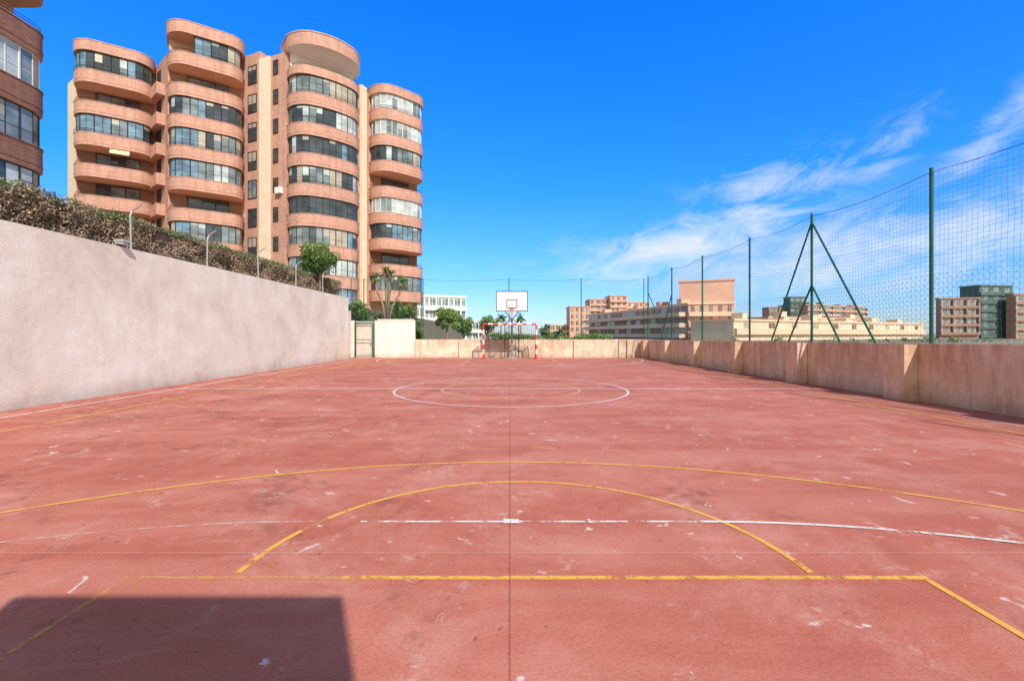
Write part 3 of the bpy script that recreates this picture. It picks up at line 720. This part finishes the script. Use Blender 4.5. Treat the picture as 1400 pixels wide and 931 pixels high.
bgb('distant brown apartment tower with balconies', at(1102, 255), at(1184, 285), 16, zz(417, 255), 5, 10, 'brownr', 'pinkr', 'g2')
bgb('brown apartment tower with glazed balconies', at(1284, 152), at(1338, 150), 1.5, zz(409, 151), 7, 6, 'brownr', 'brownr', 'g2', proud=0.8, bandh=0.3, w2='g4')
bgb('dark green apartment tower', at(1339, 157), at(1384, 159), 6, zz(392, 158), 7, 3, 'tealr', 'tealr', 'g2', proud=0.5, wfrac=0.5)
bgb('brown apartment tower with glazed balconies', at(1385, 154), at(1450, 156), 2, zz(404, 155), 7, 6, 'brownr', 'brownr', 'g2', proud=0.8, bandh=0.3, w2='g4')

# ------------------------------------------------------------------ vegetation
def clump_crown(mb, c, rad, n, size, clumps=14, mats=(0, 1, 2), squash=0.85, shell=0.55):
    c = Vector(c); cl = []
    for i in range(clumps):
        d = Vector((R.gauss(0, 1), R.gauss(0, 1), R.gauss(0, 1))).normalized(); rr = R.uniform(shell, 0.85)
        p = c + Vector((d.x * rad * rr, d.y * rad * rr, d.z * rad * rr * squash)); cl.append((p, rad * R.uniform(0.28, 0.45), R.random()))
    cl.append((c, rad * 0.6, 0.2))
    for i in range(n):
        p0, rr, tone = cl[R.randrange(len(cl))]
        d = Vector((R.gauss(0, 1), R.gauss(0, 1), R.gauss(0, 1))).normalized()
        p = p0 + d * rr * R.uniform(0.55, 1.05)
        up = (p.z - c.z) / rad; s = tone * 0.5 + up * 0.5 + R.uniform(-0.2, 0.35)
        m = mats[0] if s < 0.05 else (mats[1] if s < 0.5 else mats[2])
        mb.leaf(p, size * R.uniform(0.7, 1.3), m, aspect=0.7)
def tree(label, base, h, rad, n, size, trunk_r=0.08, squash=0.85, mats=('leafd', 'leafm', 'leafl'), clumps=16, name='tree'):
    rt = root(name, base, label, 'tree'); b = Vector(base); top = b + Vector((0, 0, h))
    mb = MB(); mid = b.lerp(top, 0.55) + Vector((R.uniform(-.05, .05), 0, 0))
    cz = top - Vector((0, 0, rad * squash))
    mb.tube([b, b.lerp(mid, 0.5) + Vector((0.03, 0, 0)), mid, cz], [trunk_r, trunk_r * 0.85, trunk_r * 0.7, trunk_r * 0.3], 8)
    for i in range(7):
        a = i * 0.9 + R.random(); e = cz + Vector((math.cos(a) * rad * .7, math.sin(a) * rad * .7, R.uniform(-.1, .5) * rad))
        s0 = mid.lerp(cz, R.uniform(-0.1, 0.6)); mb.tube([s0, s0.lerp(e, 0.5) + Vector((0, 0, 0.05)), e], [trunk_r * .5, trunk_r * .35, trunk_r * .12], 6)
    mb.build('trunk', ['bark'], rt, smooth=True)
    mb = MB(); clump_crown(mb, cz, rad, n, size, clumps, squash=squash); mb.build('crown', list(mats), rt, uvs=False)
    return rt
tree('small round clipped tree with thin trunk above the hedge', (-10.75, 25.8, 3.5), 3.05, 1.05, 7500, 0.09, 0.06, 0.82, clumps=34)
tree('rounded leafy green tree behind the peach wall', (-6.5, 47, 0), 4.4, 1.35, 4500, 0.16, 0.12, 0.95, ('leafm', 'leafl', 'leafl'))
tree('rounded leafy green tree behind the peach wall', (-4.7, 46, 0), 3.4, 1.15, 3600, 0.16, 0.12, 0.95, ('leafm', 'leafm', 'leafl'))
tree('dark tree beyond the court wall', (-3.2, 70, 0), 4.4, 1.6, 1800, 0.25, 0.12, 0.9)

def palm(label, base, h, fr_len, nf=26, tr=0.14, droop=1.0, lf=0.05, lean=(0, 0), name='palm_tree', mats=('leafd', 'leafm')):
    b = Vector(base)
    rt = root(name, base, label, 'palm tree')
    top = b + Vector((lean[0], lean[1], h))
    mb = MB(); mb.tube([b, b.lerp(top, 0.5) + Vector((lean[0] * -.1, 0, 0)), top], [tr * 1.2, tr, tr * 0.9], 9); mb.build('trunk', ['bark'], rt, smooth=True)
    mb = MB()
    for i in range(nf):
        a = R.uniform(0, 6.283); el = R.uniform(-0.35, 1.35); d = Vector((math.cos(a) * math.cos(el), math.sin(a) * math.cos(el), math.sin(el)))
        Ln = fr_len * R.uniform(0.8, 1.1); p = top.copy(); pts = [p.copy()]; v = d.copy()
        for s in range(8):
            p = p + v * Ln / 8; v = (v + Vector((0, 0, -0.17 * droop))).normalized(); pts.append(p.copy())
        mb.tube(pts, 0.012, 3, 0, cap=False)
        side = v.cross(Vector((0, 0, 1))).normalized(); m = R.choice([0, 1])
        for s in range(1, 9):
            for u in (0, 0.33, 0.66):
                q = pts[s - 1].lerp(pts[s], u); t = (s + u) / 9; ll = Ln * 0.28 * math.sin(0.35 + t * 2.6)
                for sg in (-1, 1):
                    e = q + side * sg * ll * 0.8 + v * ll * 0.45 + Vector((0, 0, -ll * 0.35)); w = v * lf
                    mb.quad(q - w, q + w, e + w * 0.2, e - w * 0.2, m)
    mb.build('crown', list(mats), rt, uvs=False); return rt
for (x, y, d, fl_) in ((667, 433, 76, 1.2), (685, 431, 78, 1.2), (712, 431, 74, 1.1), (745, 448, 56, 1.1), (765, 451, 64, 1.2)):
    px, py = at(x, d); palm('palm tree with arching fronds beyond the peach wall', (px, py, 0), zz(y + 4, d), fl_, 26, 0.13, 1.1)

yb = Vector((-8.35, 31.0, 2.25)); yr = root('yucca_tree', yb, 'branched yucca with spiky leaf tufts behind the white wall', 'yucca')
mb = MB(); heads = []
for (dx, dy, z, r_) in ((-0.85, 0.2, 5.25, 0.08), (0.35, -0.3, 5.45, 0.09), (0.95, 0.3, 5.0, 0.075), (-0.2, 0.4, 5.75, 0.08)):
    e = Vector((yb.x + dx, yb.y + dy, z)); s = yb + Vector((dx * 0.12, dy * 0.1, 0)); mb.tube([s, s.lerp(e, .4) + Vector((-dx * .12, 0, 0)), s.lerp(e, .75) + Vector((dx * .1, 0, 0)), e], [r_ * 1.3, r_, r_ * .85, r_ * .8], 8); heads.append(e)
mb.build('trunk', ['bark'], yr, smooth=True)
mb = MB()
for e in heads:
    for i in range(90):
        a = R.uniform(0, 6.283); el = R.uniform(-1.0, 1.3); d = Vector((math.cos(a) * math.cos(el), math.sin(a) * math.cos(el), math.sin(el)))
        Ln = R.uniform(0.4, 0.72); side = d.cross(Vector((0, 0, 1))).normalized() * 0.03; m_ = R.choice([0, 1, 1]) if el > -0.5 else 2
        q = e + d * Ln * 0.55; t_ = e + d * Ln + Vector((0, 0, -0.12)); mb.quad(e - side * .6, e + side * .6, q + side, q - side, m_); mb.quad(q - side, q + side, t_ + side * .1, t_ - side * .1, m_)
mb.build('crown', ['leafm', 'leafl', 'leafdry2'], yr, uvs=False)

hd = root('hedge', (-11.7, 17, 3.5), 'long dry brown and green clipped hedge above the retaining wall', 'hedge')
def htop(y): return 4.82 + 0.09 * noise.noise((y * 0.8, 1, 1)) + 0.05 * noise.noise((y * 3, 4, 1))
def hfront(y, z): return -10.9 + 0.22 * noise.noise((y * 1.1, z * 1.4, 2)) + 0.1 * noise.noise((y * 3.3, z * 3, 9))
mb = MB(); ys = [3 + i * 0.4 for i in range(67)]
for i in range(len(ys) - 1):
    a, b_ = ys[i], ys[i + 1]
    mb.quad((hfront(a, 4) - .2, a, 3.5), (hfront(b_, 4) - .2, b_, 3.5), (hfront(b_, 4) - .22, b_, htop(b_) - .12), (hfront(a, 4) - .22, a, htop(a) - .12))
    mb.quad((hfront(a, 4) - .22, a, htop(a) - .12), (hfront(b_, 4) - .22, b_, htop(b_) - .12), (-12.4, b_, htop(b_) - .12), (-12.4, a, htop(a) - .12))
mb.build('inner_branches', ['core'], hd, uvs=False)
mb = MB()
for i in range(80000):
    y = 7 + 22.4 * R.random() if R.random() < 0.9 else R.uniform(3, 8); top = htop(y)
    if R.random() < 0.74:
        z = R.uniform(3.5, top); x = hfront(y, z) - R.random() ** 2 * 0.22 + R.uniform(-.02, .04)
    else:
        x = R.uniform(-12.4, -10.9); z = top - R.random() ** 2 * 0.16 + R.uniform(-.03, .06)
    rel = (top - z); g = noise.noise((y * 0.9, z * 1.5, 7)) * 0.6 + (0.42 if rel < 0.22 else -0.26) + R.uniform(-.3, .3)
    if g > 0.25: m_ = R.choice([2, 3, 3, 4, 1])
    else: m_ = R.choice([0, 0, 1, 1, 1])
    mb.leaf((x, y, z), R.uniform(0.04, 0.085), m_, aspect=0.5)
for i in range(1200):
    y = R.uniform(3, 29.4); z = htop(y); x = R.uniform(-12.2, -11.0)
    mb.leaf((x, y, z + R.uniform(0, .08)), R.uniform(0.08, 0.14), R.choice([2, 0, 1]), d=Vector((R.uniform(-.3, .3), R.uniform(-.3, .3), 1)).normalized(), aspect=0.2)
mb.build('foliage', ['leafdry', 'leafdry2', 'leafd', 'leafm', 'leafl'], hd, uvs=False)

def shrubs(label, pts, n, size, mats=('leafd', 'leafm', 'leafl')):
    mb = MB()
    for (x, y, z, r_) in pts: clump_crown(mb, (x, y, z), r_, n, size, 8, squash=0.8, shell=0.4)
    o = mb.build('shrubbery', list(mats), uvs=False); o['kind'] = 'stuff'; tag(o, label, 'shrubs')
pts = []
for i in range(46):
    x = R.uniform(655, 830); d = R.uniform(60, 90); px, py = at(x, d); pts.append((px, py, R.uniform(0.1, 1.0), R.uniform(0.9, 1.5)))
shrubs('dense green shrubs and garden planting beyond the peach wall', pts, 260, 0.28)
pts = []
for i in range(22): pts.append((R.uniform(-13.5, -7.4), R.uniform(32.5, 37), R.uniform(2.6, 3.5), R.uniform(0.5, 0.9)))
for i in range(10): pts.append((R.uniform(-7.4, -6.6), R.uniform(31, 37), R.uniform(0.6, 2.2), R.uniform(0.4, 0.7)))
shrubs('dark shrubs on the planted terrace', pts, 450, 0.13)
pts = []
for i in range(60):
    x = R.uniform(830, 1420); d = R.uniform(85, 100); px, py = at(x, d); pts.append((px, py, R.uniform(-1.2, 0.1), R.uniform(0.9, 1.5)))
shrubs('low green planting along the street beyond the ochre wall', pts, 150, 0.3)

# ------------------------------------------------------------------ light, sky, camera
sv = Vector((0.41, -0.91, 0.877)).normalized()
sd = bpy.data.lights.new('Sun', 'SUN'); sd.energy = 4.9; sd.angle = math.radians(0.5); sd.color = (1.0, 0.95, 0.87)
so = bpy.data.objects.new('Sun', sd); so.rotation_euler = sv.to_track_quat('Z', 'Y').to_euler(); COL.objects.link(so)
w = bpy.data.worlds.new('World'); scene.world = w; w.use_nodes = True; nt = w.node_tree
bg = nt.nodes['Background']
sky = nt.nodes.new('ShaderNodeTexSky'); sky.sky_type = 'NISHITA'; sky.sun_disc = False
sky.sun_elevation = math.asin(sv.z); sky.sun_rotation = math.atan2(sv.x, sv.y)
sky.air_density = 1.0; sky.dust_density = 0.3; sky.ozone_density = 1.5
tc = nt.nodes.new('ShaderNodeTexCoord'); sep = nt.nodes.new('ShaderNodeSeparateXYZ'); nt.links.new(tc.outputs['Generated'], sep.inputs[0])
X_, Y_, Z_ = sep.outputs
az = math_n(nt, 'ARCTAN2', X_, Y_); el = math_n(nt, 'ARCSINE', Z_)
# deep azure opposite the sun, warm tint added behind camera to neutralise fill light
gr = ramp(nt, el, [(0.0, (0.24, 0.29, 0.41)), (0.12, (0.15, 0.30, 0.54)), (0.30, (0.055, 0.33, 0.78)), (0.60, (0.02, 0.35, 0.98))])
grs = mixc(nt, 1.0, gr, (3.0, 3.0, 3.0), 'MULTIPLY')
skg = mixc(nt, 1.0, sky.outputs[0], grs, 'MULTIPLY')
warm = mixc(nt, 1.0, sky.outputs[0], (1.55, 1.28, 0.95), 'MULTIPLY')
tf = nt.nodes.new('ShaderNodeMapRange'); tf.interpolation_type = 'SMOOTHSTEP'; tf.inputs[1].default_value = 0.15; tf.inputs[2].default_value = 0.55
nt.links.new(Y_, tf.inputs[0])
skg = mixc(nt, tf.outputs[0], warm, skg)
comb = nt.nodes.new('ShaderNodeCombineXYZ')
rot = 0.16
ur = math_n(nt, 'ADD', math_n(nt, 'MULTIPLY', az, math.cos(rot)), math_n(nt, 'MULTIPLY', el, math.sin(rot)))
vr = math_n(nt, 'SUBTRACT', math_n(nt, 'MULTIPLY', el, math.cos(rot)), math_n(nt, 'MULTIPLY', az, math.sin(rot)))
nt.links.new(math_n(nt, 'MULTIPLY', ur, 9.0), comb.inputs[0]); nt.links.new(math_n(nt, 'MULTIPLY', vr, 19.0), comb.inputs[1])
n1 = noise_n(nt, comb.outputs[0], 1.0, 13, 0.70, dist=0.6)
mask = None
for (px, py, wx, wy, tilt, st) in ((935, 335, 0.20, 0.048, 0.20, 1.25), (1070, 247, 0.14, 0.038, 0.08, 0.72), (1215, 205, 0.06, 0.04, 0.5, 0.55), (1375, 172, 0.07, 0.04, 0.7, 0.62), (1330, 318, 0.24, 0.06, 0.03, 0.95), (1110, 350, 0.42, 0.07, 0.0, 0.85)):
    a0 = math.atan((px - 697) / F); e0 = math.atan((457 - py) / F * math.cos(a0))
    da = math_n(nt, 'SUBTRACT', az, a0); de = math_n(nt, 'SUBTRACT', math_n(nt, 'SUBTRACT', el, e0), math_n(nt, 'MULTIPLY', da, tilt))
    q = math_n(nt, 'ADD', math_n(nt, 'POWER', math_n(nt, 'ABSOLUTE', math_n(nt, 'DIVIDE', da, wx)), 2.0), math_n(nt, 'POWER', math_n(nt, 'ABSOLUTE', math_n(nt, 'DIVIDE', de, wy)), 2.0))
    g = math_n(nt, 'MULTIPLY', math_n(nt, 'EXPONENT', math_n(nt, 'MULTIPLY', q, -1.0)), st)
    mask = g if mask is None else math_n(nt, 'MAXIMUM', mask, g)
cl = math_n(nt, 'ADD', math_n(nt, 'MULTIPLY', mask, 0.28), math_n(nt, 'SUBTRACT', n1, 0.52))
cl = math_n(nt, 'MULTIPLY', cl, 2.6, clamp=True); cl = math_n(nt, 'MULTIPLY', cl, math_n(nt, 'MULTIPLY', mask, 2.2, clamp=True), clamp=True)
skyc = mixc(nt, math_n(nt, 'MULTIPLY', cl, 0.85), skg, (6.6, 7.0, 7.5))
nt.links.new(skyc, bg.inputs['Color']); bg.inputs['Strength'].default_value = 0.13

cam = bpy.data.cameras.new('Camera'); cam.sensor_width = 36; cam.lens = F / 1400 * 36
cam.shift_x = 3 / 1400; cam.shift_y = -8.5 / 1400; cam.clip_end = 6000; cam.clip_start = 0.05
co = bpy.data.objects.new('Camera', cam); co.location = (0, 0, H); co.rotation_euler = (math.radians(90), 0, 0); COL.objects.link(co)
scene.camera = co
scene.view_settings.view_transform = 'Standard'; scene.view_settings.look = 'None'; scene.view_settings.exposure = 0; scene.view_settings.gamma = 1
